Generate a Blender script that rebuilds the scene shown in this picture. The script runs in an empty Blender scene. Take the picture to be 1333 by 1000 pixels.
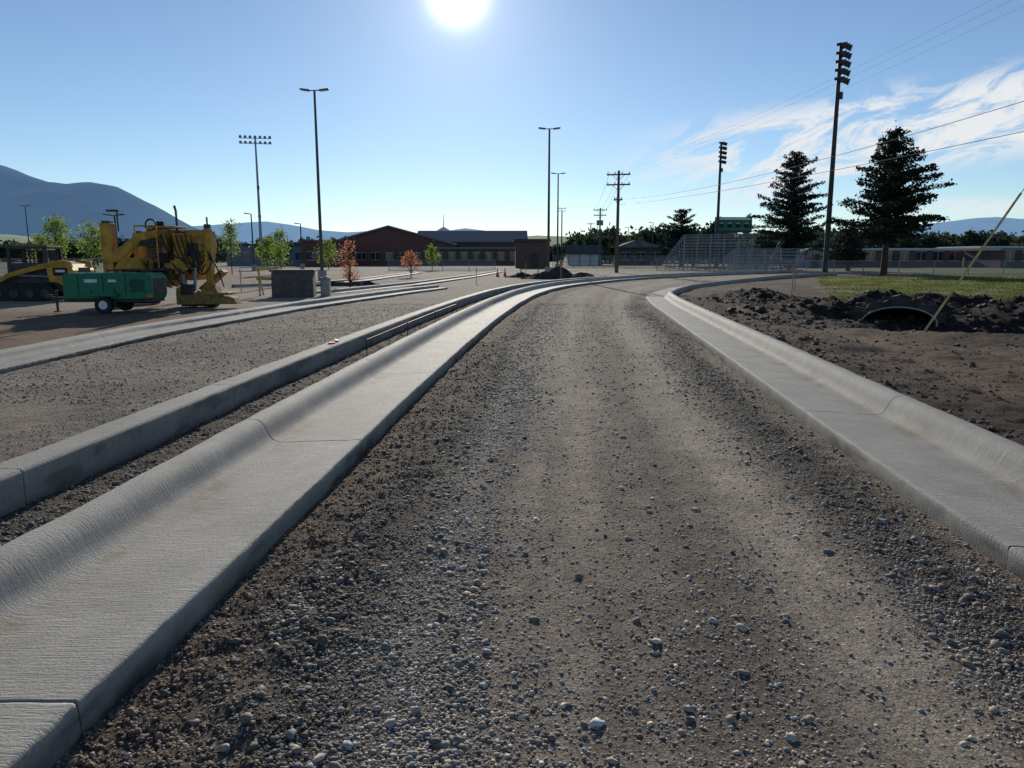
import bpy, bmesh, math, random
import numpy as np
from mathutils import Vector, Matrix, Euler, noise as mnoise
random.seed(7); rng=np.random.default_rng(11)
scene=bpy.context.scene
COL=scene.collection

# ------------------------------------------------------------------ camera
cam=bpy.data.cameras.new("camera"); co=bpy.data.objects.new("camera",cam); COL.objects.link(co)
co.location=(0,0,1.6); co.rotation_euler=(math.radians(90-9.73),0,0)
cam.sensor_width=36; cam.lens=26.0; cam.clip_end=30000; cam.clip_start=0.05
scene.camera=co
scene.view_settings.view_transform='Standard'; scene.view_settings.look='None'; scene.view_settings.exposure=0

# ------------------------------------------------------------------ light
EL=math.radians(18.1); AZ=math.radians(-3.9)
S=Vector((math.sin(AZ)*math.cos(EL),math.cos(AZ)*math.cos(EL),math.sin(EL)))
sl=bpy.data.lights.new("sun",'SUN'); sl.energy=5.0; sl.angle=math.radians(.5); sl.color=(1,.93,.80)
so=bpy.data.objects.new("sun",sl); COL.objects.link(so); so.location=(0,0,50)
so.rotation_euler=(-S).to_track_quat('-Z','Y').to_euler()

def N(nt,t,**k):
    n=nt.nodes.new(t)
    for a,b in k.items(): setattr(n,a,b)
    return n
def mth(nt,op,a,b=None,c=None,clamp=False):
    n=nt.nodes.new('ShaderNodeMath'); n.operation=op; n.use_clamp=clamp
    for i,v in enumerate((a,b,c)):
        if v is None: continue
        if isinstance(v,(int,float)): n.inputs[i].default_value=v
        else: nt.links.new(v,n.inputs[i])
    return n.outputs[0]
def ramp01(nt,v,a,b):
    n=nt.nodes.new('ShaderNodeMapRange'); n.interpolation_type='SMOOTHSTEP'
    nt.links.new(v,n.inputs[0]); n.inputs[1].default_value=a; n.inputs[2].default_value=b
    return n.outputs[0]
w=bpy.data.worlds.new("World"); scene.world=w; w.use_nodes=True; nt=w.node_tree
bg=nt.nodes['Background']; bg.inputs[1].default_value=.105
sky=N(nt,'ShaderNodeTexSky',sky_type='NISHITA'); sky.sun_disc=False
sky.sun_elevation=EL; sky.sun_rotation=AZ; sky.altitude=1400; sky.air_density=1.0; sky.dust_density=.12; sky.ozone_density=1.7
tc=N(nt,'ShaderNodeTexCoord'); sx=N(nt,'ShaderNodeSeparateXYZ'); nt.links.new(tc.outputs['Generated'],sx.inputs[0])
tintn=N(nt,'ShaderNodeVectorMath',operation='MULTIPLY'); nt.links.new(sky.outputs[0],tintn.inputs[0]); tintn.inputs[1].default_value=(.80,.89,.98)
dt=N(nt,'ShaderNodeVectorMath',operation='DOT_PRODUCT'); nt.links.new(tc.outputs['Generated'],dt.inputs[0]); dt.inputs[1].default_value=S[:]
ang=mth(nt,'ARCCOSINE',mth(nt,'MINIMUM',dt.outputs['Value'],1.0))
core=mth(nt,'MULTIPLY',mth(nt,'EXPONENT',mth(nt,'MULTIPLY',mth(nt,'POWER',mth(nt,'DIVIDE',ang,.026),2.0),-1.0)),22)
halo=mth(nt,'MULTIPLY',mth(nt,'EXPONENT',mth(nt,'DIVIDE',ang,-.07)),4.4)
gl=mth(nt,'ADD',mth(nt,'ADD',core,halo),mth(nt,'MULTIPLY',mth(nt,'EXPONENT',mth(nt,'DIVIDE',ang,-.40)),.45))
glc=N(nt,'ShaderNodeVectorMath',operation='SCALE'); glc.inputs[0].default_value=(1,.98,.96); nt.links.new(gl,glc.inputs['Scale'])
skyv=N(nt,'ShaderNodeVectorMath',operation='ADD'); nt.links.new(tintn.outputs[0],skyv.inputs[0]); nt.links.new(glc.outputs[0],skyv.inputs[1])
yy=mth(nt,'MAXIMUM',sx.outputs[1],.05)
a=mth(nt,'DIVIDE',sx.outputs[0],yy); b=mth(nt,'DIVIDE',sx.outputs[2],yy)
al=mth(nt,'ADD',mth(nt,'MULTIPLY',a,.965),mth(nt,'MULTIPLY',b,.26))
ac=mth(nt,'SUBTRACT',mth(nt,'MULTIPLY',b,.965),mth(nt,'MULTIPLY',a,.26))
cv=N(nt,'ShaderNodeCombineXYZ'); nt.links.new(mth(nt,'MULTIPLY',al,4.6),cv.inputs[0]); nt.links.new(mth(nt,'MULTIPLY',ac,14),cv.inputs[1])
n1=N(nt,'ShaderNodeTexNoise'); n1.inputs['Scale'].default_value=1.9; n1.inputs['Detail'].default_value=12; n1.inputs['Roughness'].default_value=.68; n1.inputs['Distortion'].default_value=.8
nt.links.new(cv.outputs[0],n1.inputs['Vector'])
streak=ramp01(nt,n1.outputs[0],.42,.58)
cen=mth(nt,'ADD',.075,mth(nt,'MULTIPLY',a,.17))
dist=mth(nt,'ABSOLUTE',mth(nt,'SUBTRACT',b,cen))
m1=mth(nt,'MULTIPLY',ramp01(nt,dist,.075,.030),ramp01(nt,a,.08,.34))
m2=mth(nt,'MULTIPLY',mth(nt,'MULTIPLY',ramp01(nt,mth(nt,'ABSOLUTE',mth(nt,'SUBTRACT',b,.065)),.02,.003),ramp01(nt,a,.35,.6)),.6)
mk=mth(nt,'MULTIPLY',mth(nt,'MAXIMUM',m1,m2),streak,clamp=True)
mk=mth(nt,'MULTIPLY',mk,ramp01(nt,sx.outputs[1],.1,.3))
mx=N(nt,'ShaderNodeMixRGB'); nt.links.new(mth(nt,'MULTIPLY',mk,.97),mx.inputs[0]); nt.links.new(skyv.outputs[0],mx.inputs[1]); mx.inputs[2].default_value=(7.9,8.05,8.25,1)
nt.links.new(mx.outputs[0],bg.inputs[0])

# ------------------------------------------------------------------ materials
def mat(name,col,rough=.7,metal=0,var=.15,nscale=6,bump=0,bscale=40,emit=None,trans=0,spec=.3):
    m=bpy.data.materials.new(name); m.use_nodes=True; t=m.node_tree; p=t.nodes['Principled BSDF']
    p.inputs['Roughness'].default_value=rough; p.inputs['Metallic'].default_value=metal
    p.inputs['Specular IOR Level'].default_value=spec
    c=N(t,'ShaderNodeTexCoord'); n=N(t,'ShaderNodeTexNoise'); n.inputs['Scale'].default_value=nscale; n.inputs['Detail'].default_value=6
    t.links.new(c.outputs['Object'],n.inputs['Vector'])
    r=N(t,'ShaderNodeValToRGB'); r.color_ramp.elements[0].position=.3; r.color_ramp.elements[1].position=.7
    r.color_ramp.elements[0].color=[x*(1-var) for x in col]+[1]; r.color_ramp.elements[1].color=[min(1,x*(1+var)) for x in col]+[1]
    t.links.new(n.outputs[0],r.inputs[0]); t.links.new(r.outputs[0],p.inputs['Base Color'])
    if bump:
        n2=N(t,'ShaderNodeTexNoise'); n2.inputs['Scale'].default_value=bscale; t.links.new(c.outputs['Object'],n2.inputs['Vector'])
        b=N(t,'ShaderNodeBump'); b.inputs['Strength'].default_value=bump; b.inputs['Distance'].default_value=.02
        t.links.new(n2.outputs[0],b.inputs['Height']); t.links.new(b.outputs[0],p.inputs['Normal'])
    if emit: p.inputs['Emission Color'].default_value=(*emit,1); p.inputs['Emission Strength'].default_value=1
    if trans:
        o=t.nodes['Material Output']; tr=N(t,'ShaderNodeBsdfTranslucent'); mx=N(t,'ShaderNodeMixShader'); mx.inputs[0].default_value=trans
        t.links.new(r.outputs[0],tr.inputs[0]); t.links.new(p.outputs[0],mx.inputs[1]); t.links.new(tr.outputs[0],mx.inputs[2]); t.links.new(mx.outputs[0],o.inputs[0])
    return m
M={}
M['yellow']=mat('machine_yellow',(.46,.25,.035),.6,var=.4,nscale=5,bump=.1)
M['yellow2']=mat('dusty_yellow',(.30,.19,.06),.8,var=.45,nscale=8)
M['green']=mat('green_paint',(.015,.17,.085),.45,var=.2)
M['black']=mat('black_rubber_and_pipe_shade',(.02,.02,.02),.7,var=.3)
M['dark']=mat('dark_steel',(.05,.05,.05),.55,var=.3)
M['white']=mat('white_paint',(.7,.7,.68),.5)
M['glass']=mat('window_glass',(.03,.04,.05),.1,spec=.6)
M['steel']=mat('galvanised_steel',(.28,.29,.30),.5,metal=.5)
M['alu']=mat('aluminium_plank',(.36,.37,.38),.55,metal=.3)
M['bronze']=mat('bronze_pole_paint',(.085,.07,.06),.5)
M['wood']=mat('weathered_pole_wood',(.13,.10,.08),.9,var=.3,nscale=12)
M['lath']=mat('lath_wood',(.45,.33,.18),.9)
M['orange']=mat('safety_orange',(.75,.13,.03),.6)
M['pink']=mat('marking_pink',(.8,.08,.18),.6)
M['gyellow']=mat('guard_yellow',(.62,.45,.16),.6,var=.25)
M['brick']=mat('red_brick',(.17,.08,.065),.9,var=.25,nscale=3)
M['brick2']=mat('brown_brick',(.14,.085,.07),.9,var=.25,nscale=3)
M['stucco']=mat('pale_wall',(.45,.42,.37),.9)
M['bluewall']=mat('grey_wall',(.2,.22,.25),.9)
M['roofb']=mat('metal_roof',(.15,.17,.20),.9,spec=.03)
M['roofg']=mat('shingle_roof',(.07,.08,.07),.9)
M['fascia']=mat('white_fascia',(.6,.58,.52),.7)
M['block']=mat('dark_concrete',(.11,.105,.10),.9,var=.25,bump=.3)
M['lgrey']=mat('light_concrete',(.36,.35,.33),.9,var=.2,bump=.3)
M['bark']=mat('bark',(.07,.05,.04),.95,var=.3,nscale=10)
M['needle']=mat('conifer_needles',(.030,.045,.032),.8,var=.5,nscale=.9,trans=.10,spec=.1)
M['leaf']=mat('young_leaves',(.20,.27,.06),.7,var=.35,nscale=1.5,trans=.6,spec=.2)
M['rleaf']=mat('orange_leaves',(.50,.22,.12),.7,var=.35,nscale=2.5,trans=.5,spec=.2)
M['dleaf']=mat('distant_leaves',(.055,.078,.050),.9,var=.45,nscale=.15,trans=.25,spec=.05)
M['grassb']=mat('grass_blades',(.16,.18,.055),.8,var=.5,nscale=.9,trans=.40,spec=.1)
M['culv']=mat('corrugated_steel',(.16,.155,.15),.7,metal=.3,var=.35)
M['soil']=mat('dark_soil',(.055,.042,.034),.95,var=.45,nscale=3,bump=.8,bscale=14)
def netmat(name,f):
    m=bpy.data.materials.new(name); m.use_nodes=True; t=m.node_tree; p=t.nodes['Principled BSDF']; p.inputs['Base Color'].default_value=(.30,.31,.32,1); p.inputs['Roughness'].default_value=.5
    tr=N(t,'ShaderNodeBsdfTransparent'); mx=N(t,'ShaderNodeMixShader'); mx.inputs[0].default_value=f
    t.links.new(tr.outputs[0],mx.inputs[1]); t.links.new(p.outputs[0],mx.inputs[2]); t.links.new(mx.outputs[0],t.nodes['Material Output'].inputs[0]); return m
M['net']=netmat('chain_link_mesh',.22)

# ------------------------------------------------------------------ mesh builder
class MB:
    def __init__(s): s.v=[];s.f=[];s.m=[];s.mats=[]
    def mi(s,m):
        m=M[m] if isinstance(m,str) else m
        if m not in s.mats: s.mats.append(m)
        return s.mats.index(m)
    def add(s,vs,fs,m):
        o=len(s.v); s.v+= [tuple(v) for v in vs]; k=s.mi(m)
        for f in fs: s.f.append([i+o for i in f]); s.m.append(k)
        return s
    def box(s,c,d,m,rot=(0,0,0)):
        R=Euler(rot).to_matrix(); c=Vector(c); x,y,z=[q/2 for q in d]
        vs=[c+R@Vector(p) for p in ((-x,-y,-z),(x,-y,-z),(x,y,-z),(-x,y,-z),(-x,-y,z),(x,-y,z),(x,y,z),(-x,y,z))]
        return s.add(vs,[(0,3,2,1),(4,5,6,7),(0,1,5,4),(1,2,6,5),(2,3,7,6),(3,0,4,7)],m)
    def cyl(s,p0,p1,r0,r1=None,m='dark',n=10,caps=True):
        r1=r0 if r1 is None else r1
        p0=Vector(p0);p1=Vector(p1);d=(p1-p0).normalized(); u=d.orthogonal().normalized(); v=d.cross(u)
        vs=[]
        for p,r in((p0,r0),(p1,r1)):
            for i in range(n):
                t=2*math.pi*i/n; vs.append(p+u*r*math.cos(t)+v*r*math.sin(t))
        fs=[(i,(i+1)%n,n+(i+1)%n,n+i) for i in range(n)]
        if caps: fs+=[tuple(range(n))[::-1],tuple(range(n,2*n))]
        return s.add(vs,fs,m)
    def tube(s,pts,r,m,n=6):
        for a,b in zip(pts[:-1],pts[1:]): s.cyl(a,b,r,r,m,n,False)
        return s
    def prism(s,out,y0,y1,m):   # outline in x,z extruded along y
        n=len(out); vs=[(x,y0,z) for x,z in out]+[(x,y1,z) for x,z in out]
        fs=[(i,(i+1)%n,n+(i+1)%n,n+i) for i in range(n)]+[tuple(range(n))[::-1],tuple(range(n,2*n))]
        return s.add(vs,fs,m)
    def build(s,name,parent=None,loc=(0,0,0),rz=0,smooth=False,bevel=0):
        me=bpy.data.meshes.new(name); me.from_pydata(s.v,[],s.f); me.polygons.foreach_set('material_index',s.m)
        for m in s.mats: me.materials.append(m)
        if smooth: me.polygons.foreach_set('use_smooth',[True]*len(s.f))
        bm=bmesh.new(); bm.from_mesh(me); bmesh.ops.recalc_face_normals(bm,faces=bm.faces); bm.to_mesh(me); bm.free()
        o=bpy.data.objects.new(name,me); COL.objects.link(o); o.location=loc; o.rotation_euler=(0,0,rz)
        if parent: o.parent=parent
        if bevel:
            b=o.modifiers.new('bevel','BEVEL'); b.width=bevel; b.segments=2; b.limit_method='ANGLE'
        return o
def empty(name,loc,rz=0,sc=1):
    e=bpy.data.objects.new(name,None); COL.objects.link(e); e.location=loc; e.rotation_euler=(0,0,rz); e.scale=(sc,)*3; return e
def np_mesh(name,V,F,mats,smooth=True,colors=None,uv=None):
    me=bpy.data.meshes.new(name); k=F.shape[1]
    me.vertices.add(len(V)); me.vertices.foreach_set('co',V.astype(np.float32).ravel())
    me.loops.add(F.size); me.loops.foreach_set('vertex_index',F.astype(np.int32).ravel())
    me.polygons.add(len(F)); me.polygons.foreach_set('loop_start',np.arange(0,F.size,k,dtype=np.int32))
    me.update(calc_edges=True)
    me.polygons.foreach_set('use_smooth',np.full(len(F),smooth))
    if colors is not None:
        at=me.color_attributes.new('Tint','FLOAT_COLOR','POINT'); c=np.ones((len(V),4),np.float32); c[:,:3]=colors; at.data.foreach_set('color',c.ravel())
    if uv is not None:
        l=me.uv_layers.new(name='UVMap'); l.data.foreach_set('uv',uv[F.ravel()].astype(np.float32).ravel())
    for m in mats: me.materials.append(m)
    me.validate(); o=bpy.data.objects.new(name,me); COL.objects.link(o); return o

# ------------------------------------------------------------------ numpy noise
def vn(x,y,seed=0):
    xi=np.floor(x).astype(np.int64); yi=np.floor(y).astype(np.int64); fx=x-xi; fy=y-yi
    fx=fx*fx*(3-2*fx); fy=fy*fy*(3-2*fy)
    def h(i,j):
        n=(i*374761393+j*668265263+seed*974634777)&0xffffffff; n=((n^(n>>13))*1274126177)&0xffffffff
        return ((n^(n>>16))&0xffff)/65535.
    return (h(xi,yi)*(1-fx)+h(xi+1,yi)*fx)*(1-fy)+(h(xi,yi+1)*(1-fx)+h(xi+1,yi+1)*fx)*fy
def fbm(x,y,f=1,o=4,seed=0):
    s=0;a=1;t=0
    for i in range(o): s=s+a*vn(x*f+i*17.3,y*f+i*9.1,seed+i); t+=a; a*=.5; f*=2.03
    return s/t
def sm(x,a,b):
    t=np.clip((x-a)/(b-a),0,1); return t*t*(3-2*t)

# ------------------------------------------------------------------ curb lines
def mk(pts,y0,y1):
    ys=np.arange(y0,y1,.1); p=np.array(pts); xs=np.interp(ys,p[:,1],p[:,0])
    for W in (25,15):
        k=np.hanning(W+2)[1:-1]; k/=k.sum()
        pad=np.r_[xs[0]-(xs[1]-xs[0])*np.arange(W,0,-1),xs,xs[-1]+(xs[-1]-xs[-2])*np.arange(1,W+1)]
        xs=np.convolve(pad,k,'same')[W:-W]
    return xs,ys
XLx,XLy=mk([(-1.72,-4),(-1.60,0),(-1.47,2.1),(-1.39,3.14),(-1.27,5.2),(-1.12,7.85),(-.80,12.6),(-.42,17.5),(.2,24),(.95,30),(1.85,35),(3.0,39.5),(4.4,43.5),(7.2,50),(10.2,55.5),(14.8,62),(22,70),(40,88)],-4,80)
XRx,XRy=mk([(2.45,-4),(2.5,1),(2.55,3.4),(2.60,4.5),(2.83,6.93),(3.17,10.3),(3.85,17.3),(4.5,24.0),(5.1,28.5),(6.1,32),(7.8,36.5),(10.2,41),(14,47.5),(18.5,55),(24,62.5),(32,70)],-4,66)
X3x,X3y=mk([(-6.7,-4),(-6.95,4),(-7.1,10.1),(-7.15,14.8),(-6.3,23),(-4.35,33.3),(-3.2,38)],-4,38)
X4x,X4y=mk([(-8.0,29.5),(-7.4,32),(-5.1,43),(-2.6,62),(-1.0,80)],29.5,80)
fXL=lambda y:np.interp(y,XLy,XLx); fXR=lambda y:np.where(y<66,np.interp(y,XRy,XRx),28+(y-66)); fX3=lambda y:np.interp(y,X3y,X3x)
gL=np.gradient(XLx,.1); gR=np.gradient(XRx,.1)
def dL(x,y): return (fXL(y)-x)/np.sqrt(1+np.interp(y,XLy,gL)**2)
def dR(x,y): return (x-fXR(y))/np.sqrt(1+np.interp(y,XRy,gR)**2)

def height(x,y):
    l=dL(x,y); r=dR(x,y); near=1-sm(y,25,60)
    z=(fbm(x,y,.35,3,3)-.5)*.04*near + (fbm(x,y,2.2,4,5)-.5)*.03*near
    rd=(l<0)&(r<0)
    wv=-l
    z=z+np.where(rd, .03*np.exp(-((wv-.62)/.16)**2)*fbm(x,y,3,2,8)*1.3*near + .02*np.exp(-((r+.35)/.2)**2)*fbm(x,y,3,2,9)*near, 0)
    z=z-np.where(rd,near*.014*(np.exp(-((wv-1.75)/.22)**4)+np.exp(-((wv-2.75-.02*y)/.22)**4)),0)
    clod=np.where(rd,np.exp(-((wv-.40)/.33)**2)+.5*np.exp(-((r+.35)/.3)**2)+.14,.4)
    z=z+clod*((fbm(x,y,9,4,12)-.45)*.055)*near
    z=np.where((l>.9)&(l<1.85),z+.05,z)
    z=z+np.where((x<fX3(y)-.6)&(y<40),.06,0)
    rr=sm(r,.9,1.3); z=z+rr*.10*(1-sm(y,40,60))
    z=z+rr*near*((fbm(x,y,1.2,4,26)-.5)*.12+(fbm(x,y,7,3,27)-.5)*.05)
    ru=r-2.6+.35*np.sin(y*.35); z=z-rr*near*.05*(np.exp(-((ru)/.18)**2)+np.exp(-((ru-1.5)/.18)**2))
    lump=lambda cx,cy,sx_,sy_,h:h*np.exp(-((x-cx)/sx_)**2-((y-cy)/sy_)**2)
    mnd=lump(10.0,19.6,1.7,.9,.62)+lump(13.5,18.0,2.0,1.2,.62)+lump(7.9,20.5,.9,1.4,.30)+lump(17,19,2.6,1.3,.75)+lump(8.8,27,1.3,2.5,.32)+lump(12.5,22.0,2.5,1,.35)
    mnd=mnd*(.5+1.0*fbm(x,y,1.3,4,21))
    z=z+mnd
    pit=lump(9.5,16.4,1.4,.8,.30)+lump(12.5,15.8,2.2,.8,.22)
    z=z-pit
    z=z+np.clip(mnd*3+pit*2,0,1)*(fbm(x,y,4,4,31)-.5)*.30
    return z
def tint(x,y):
    l=dL(x,y); r=dR(x,y); n=fbm(x,y,.6,4,40); n2=fbm(x,y,3.1,4,44); n3=fbm(x,y,9,3,47)
    wv=-l; rd=(l<0)&(r<0)
    trk=fbm(wv*5,y*.35,1,4,51)
    C=lambda a:np.array(a)[None,:]*np.ones((x.size,1))
    g=C((.315,.258,.208))
    def mix(c,col,m):
        m=np.clip(m,0,1)[:,None]; return c*(1-m)+np.array(col)[None,:]*m
    wob=(n-.5)*.5
    g=mix(g,(.22,.162,.120),np.where(rd,np.exp(-((wv+wob*.4-.2)/.25)**4)*1.0,0))
    g=mix(g,(.115,.093,.076),np.where(rd,np.exp(-((wv+wob-.66)/.26)**2)*.95,0))
    g=mix(g,(.30,.27,.235),np.where(rd,np.exp(-((wv+wob-1.15)/.25)**2)*.6,0))
    g=mix(g,(.46,.39,.315),np.where(rd,np.exp(-((wv+wob*.6-2.75-.02*y)/.30)**2)*.85,0))
    g=mix(g,(.40,.335,.27),np.where(rd,np.exp(-((wv+wob*.6-1.75)/.27)**2)*.75,0))
    g=mix(g,(.20,.163,.132),np.where(rd,np.exp(-((wv+wob*.6-2.25-.01*y)/.16)**2)*.55,0))
    g=mix(g,(.12,.097,.080),np.where(rd,np.exp(-((r+wob+.42)/.30)**2)*.9,0))
    g=g*np.where(rd,.66+.66*trk,1)[:,None]
    g=mix(g,(.14,.115,.095),((l>.9)&(l<1.9))*.9)
    ln=(l>1.9)
    g=mix(g,(.37,.31,.25),ln*np.clip(n2*1.2-.1,0,1))
    g=mix(g,(.17,.14,.118),ln*sm(n,.54,.7)*.5)
    b3=(x<fX3(y)-.5)&(y<40)
    g=mix(g,(.27,.17,.11),b3*(1-sm(y,20,24))*(.6+.4*n2)*1.0)
    g=mix(g,(.42,.35,.28),b3*sm(y,20,24)*.9)
    g=mix(g,(.27,.18,.12),((x<-9)&(y>36)&(y<75))*.6)
    rt=(r>.9)
    g=mix(g,(.155,.103,.072),rt*(.85+.15*n2))
    ru=r-2.6+.35*np.sin(y*.35)
    g=mix(g,(.25,.175,.122),rt*(np.exp(-((ru)/.3)**2)+np.exp(-((ru-1.5)/.3)**2))*.6*(.4+.8*n2))
    g=mix(g,(.075,.053,.040),rt*sm(n+.25*n2,.52,.72)*.85)
    g=mix(g,(.068,.049,.038),rt*np.exp(-((r-1.3)/.45)**2)*.85)
    m=np.exp(-((x-12.5)/6.5)**4-((y-19.0)/(3.4))**4); m2=np.exp(-((x-9)/1.9)**4-((y-26)/4.)**4)
    g=mix(g,(.038,.029,.024),rt*np.clip(np.maximum(m,m2)*1.35*(.7+.5*n),0,1))
    gr=sm(x-.385*y-1.0+ (n-.5)*3,0,1.0)*sm(y+(n-.5)*3,23.5,25)*(r>2)
    g=mix(g,(.135,.145,.05),gr*.95); g=mix(g,(.25,.20,.12),gr*sm(n,.48,.62)*.8)
    far=sm(y,75,95)
    g=mix(g,(.15,.15,.09),far*.9*((x>8)|(x<-70))); g=mix(g,(.22,.20,.18),far*((x<=8)&(x>=-70))*.8)
    vf=sm(np.abs(y)+np.abs(x)*.6,240,300); g=mix(g,(.16,.17,.09),vf)
    return g*(.80+.40*n3)[:,None]*(.83+.34*n2)[:,None]

def axis(segs,growth,lim):
    a=[]
    for (s,e,st) in segs: a+=list(np.arange(s,e-1e-6,st))
    a.append(segs[-1][1]); st=segs[-1][2]
    while a[-1]<lim: st*=growth; a.append(a[-1]+st)
    return a
xp=axis([(0,3,.035),(3,12,.07),(12,20,.12)],1.16,9000); xn=axis([(0,2.4,.035),(2.4,10,.10)],1.14,9000)
X=np.array([-v for v in xn[::-1]][:-1]+xp)
yp=axis([(1,7,.035),(7,12,.06),(12,26,.11)],1.035,200); st=yp[-1]-yp[-2]
while yp[-1]<20000: st*=1.18; yp.append(yp[-1]+st)
Y=np.array([-3000,-800,-200,-60,-20,-8,-4,-2,-1,-.4,0,.3,.5,.7,.85]+yp)
gx,gy=np.meshgrid(X,Y); fx_,fy_=gx.ravel(),gy.ravel()
Z=height(fx_,fy_); T=tint(fx_,fy_)
nx,ny=len(X),len(Y); I=np.arange(nx*ny).reshape(ny,nx)
F=np.stack([I[:-1,:-1],I[:-1,1:],I[1:,1:],I[1:,:-1]],-1).reshape(-1,4)

gm=bpy.data.materials.new('gravel_ground'); gm.use_nodes=True; t=gm.node_tree; p=t.nodes['Principled BSDF']; p.inputs['Roughness'].default_value=.95; p.inputs['Specular IOR Level'].default_value=.12
at=N(t,'ShaderNodeAttribute',attribute_name='Tint'); tcn=N(t,'ShaderNodeTexCoord')
v1=N(t,'ShaderNodeTexVoronoi'); v1.inputs['Scale'].default_value=80; t.links.new(tcn.outputs['Object'],v1.inputs['Vector'])
v2=N(t,'ShaderNodeTexVoronoi'); v2.inputs['Scale'].default_value=30; t.links.new(tcn.outputs['Object'],v2.inputs['Vector'])
ns=N(t,'ShaderNodeTexNoise'); ns.inputs['Scale'].default_value=120; ns.inputs['Detail'].default_value=6; ns.inputs['Roughness'].default_value=.7; t.links.new(tcn.outputs['Object'],ns.inputs['Vector'])
bw=N(t,'ShaderNodeRGBToBW'); t.links.new(v1.outputs['Color'],bw.inputs[0]); bw2=N(t,'ShaderNodeRGBToBW'); t.links.new(v2.outputs['Color'],bw2.inputs[0])
k=mth(t,'ADD',mth(t,'MULTIPLY',bw.outputs[0],.6),mth(t,'MULTIPLY',bw2.outputs[0],.4)); k=mth(t,'ADD',mth(t,'MULTIPLY',k,1.0),.38); k=mth(t,'MULTIPLY',k,mth(t,'ADD',mth(t,'MULTIPLY',ns.outputs[0],1.0),.5))
k=mth(t,'MULTIPLY',k,mth(t,'SUBTRACT',1.12,mth(t,'MULTIPLY',v1.outputs['Distance'],.6)))
vm=N(t,'ShaderNodeVectorMath',operation='SCALE'); t.links.new(at.outputs['Color'],vm.inputs[0]); t.links.new(k,vm.inputs['Scale']); t.links.new(vm.outputs[0],p.inputs['Base Color'])
hh=mth(t,'ADD',mth(t,'MULTIPLY',v1.outputs['Distance'],-.5),mth(t,'ADD',mth(t,'MULTIPLY',v2.outputs['Distance'],-.7),mth(t,'MULTIPLY',ns.outputs[0],1.1)))
bp=N(t,'ShaderNodeBump'); bp.inputs['Strength'].default_value=1.0; bp.inputs['Distance'].default_value=.014; t.links.new(hh,bp.inputs['Height']); t.links.new(bp.outputs[0],p.inputs['Normal'])
np_mesh('ground',np.stack([fx_,fy_,Z],1),F,[gm],True,T)

# ------------------------------------------------------------------ loose gravel stones
sm_=bpy.data.materials.new('pebble_stone'); sm_.use_nodes=True; t=sm_.node_tree; p=t.nodes['Principled BSDF']; p.inputs['Roughness'].default_value=.8; p.inputs['Specular IOR Level'].default_value=.25
at=N(t,'ShaderNodeAttribute',attribute_name='Tint'); tcn=N(t,'ShaderNodeTexCoord'); ns=N(t,'ShaderNodeTexNoise'); ns.inputs['Scale'].default_value=140; t.links.new(tcn.outputs['Object'],ns.inputs['Vector'])
vm=N(t,'ShaderNodeVectorMath',operation='SCALE'); t.links.new(at.outputs['Color'],vm.inputs[0]); t.links.new(mth(t,'ADD',mth(t,'MULTIPLY',ns.outputs[0],.7),.65),vm.inputs['Scale']); t.links.new(vm.outputs[0],p.inputs['Base Color'])
def ico(sub):
    bm=bmesh.new(); bmesh.ops.create_icosphere(bm,subdivisions=sub,radius=1); bm.verts.ensure_lookup_table()
    v=np.array([q.co[:] for q in bm.verts]); f=np.array([[q.index for q in ff.verts] for ff in bm.faces]); bm.free(); return v,f
def stones(name,x,y,r,col,sub,rough=.16):
    v0,f0=ico(sub); n=len(x); nv=len(v0); Vs=[];Fs=[];Cs=[]; K=10; base=0
    var=rng.integers(0,K,n)
    for kk in range(K):
        d=v0*(1+rough*rng.standard_normal((nv,1)))
        ids=np.where(var==kk)[0]; m=len(ids)
        if m==0: continue
        s=np.stack([rng.uniform(.8,1.45,m),rng.uniform(.65,1.0,m),rng.uniform(.40,.75,m)],1)*r[ids][:,None]
        P=d[None]*s[:,None,:]; th=rng.uniform(0,6.28,m); ph=rng.uniform(-.5,.5,m)
        c,s_=np.cos(ph)[:,None],np.sin(ph)[:,None]; px=P[:,:,0]*c-P[:,:,2]*s_; pz=P[:,:,0]*s_+P[:,:,2]*c; py=P[:,:,1]
        c,s_=np.cos(th)[:,None],np.sin(th)[:,None]; qx=px*c-py*s_; qy=px*s_+py*c
        zz=height(x[ids],y[ids])+r[ids]*.12
        Vs.append(np.stack([qx+x[ids][:,None],qy+y[ids][:,None],pz+zz[:,None]],-1).reshape(-1,3))
        Fs.append((f0[None]+(np.arange(m)*nv)[:,None,None]).reshape(-1,3)+base); base+=m*nv
        Cs.append(np.repeat(col[ids],nv,0))
    return np.concatenate(Vs),np.concatenate(Fs),np.concatenate(Cs)
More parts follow.
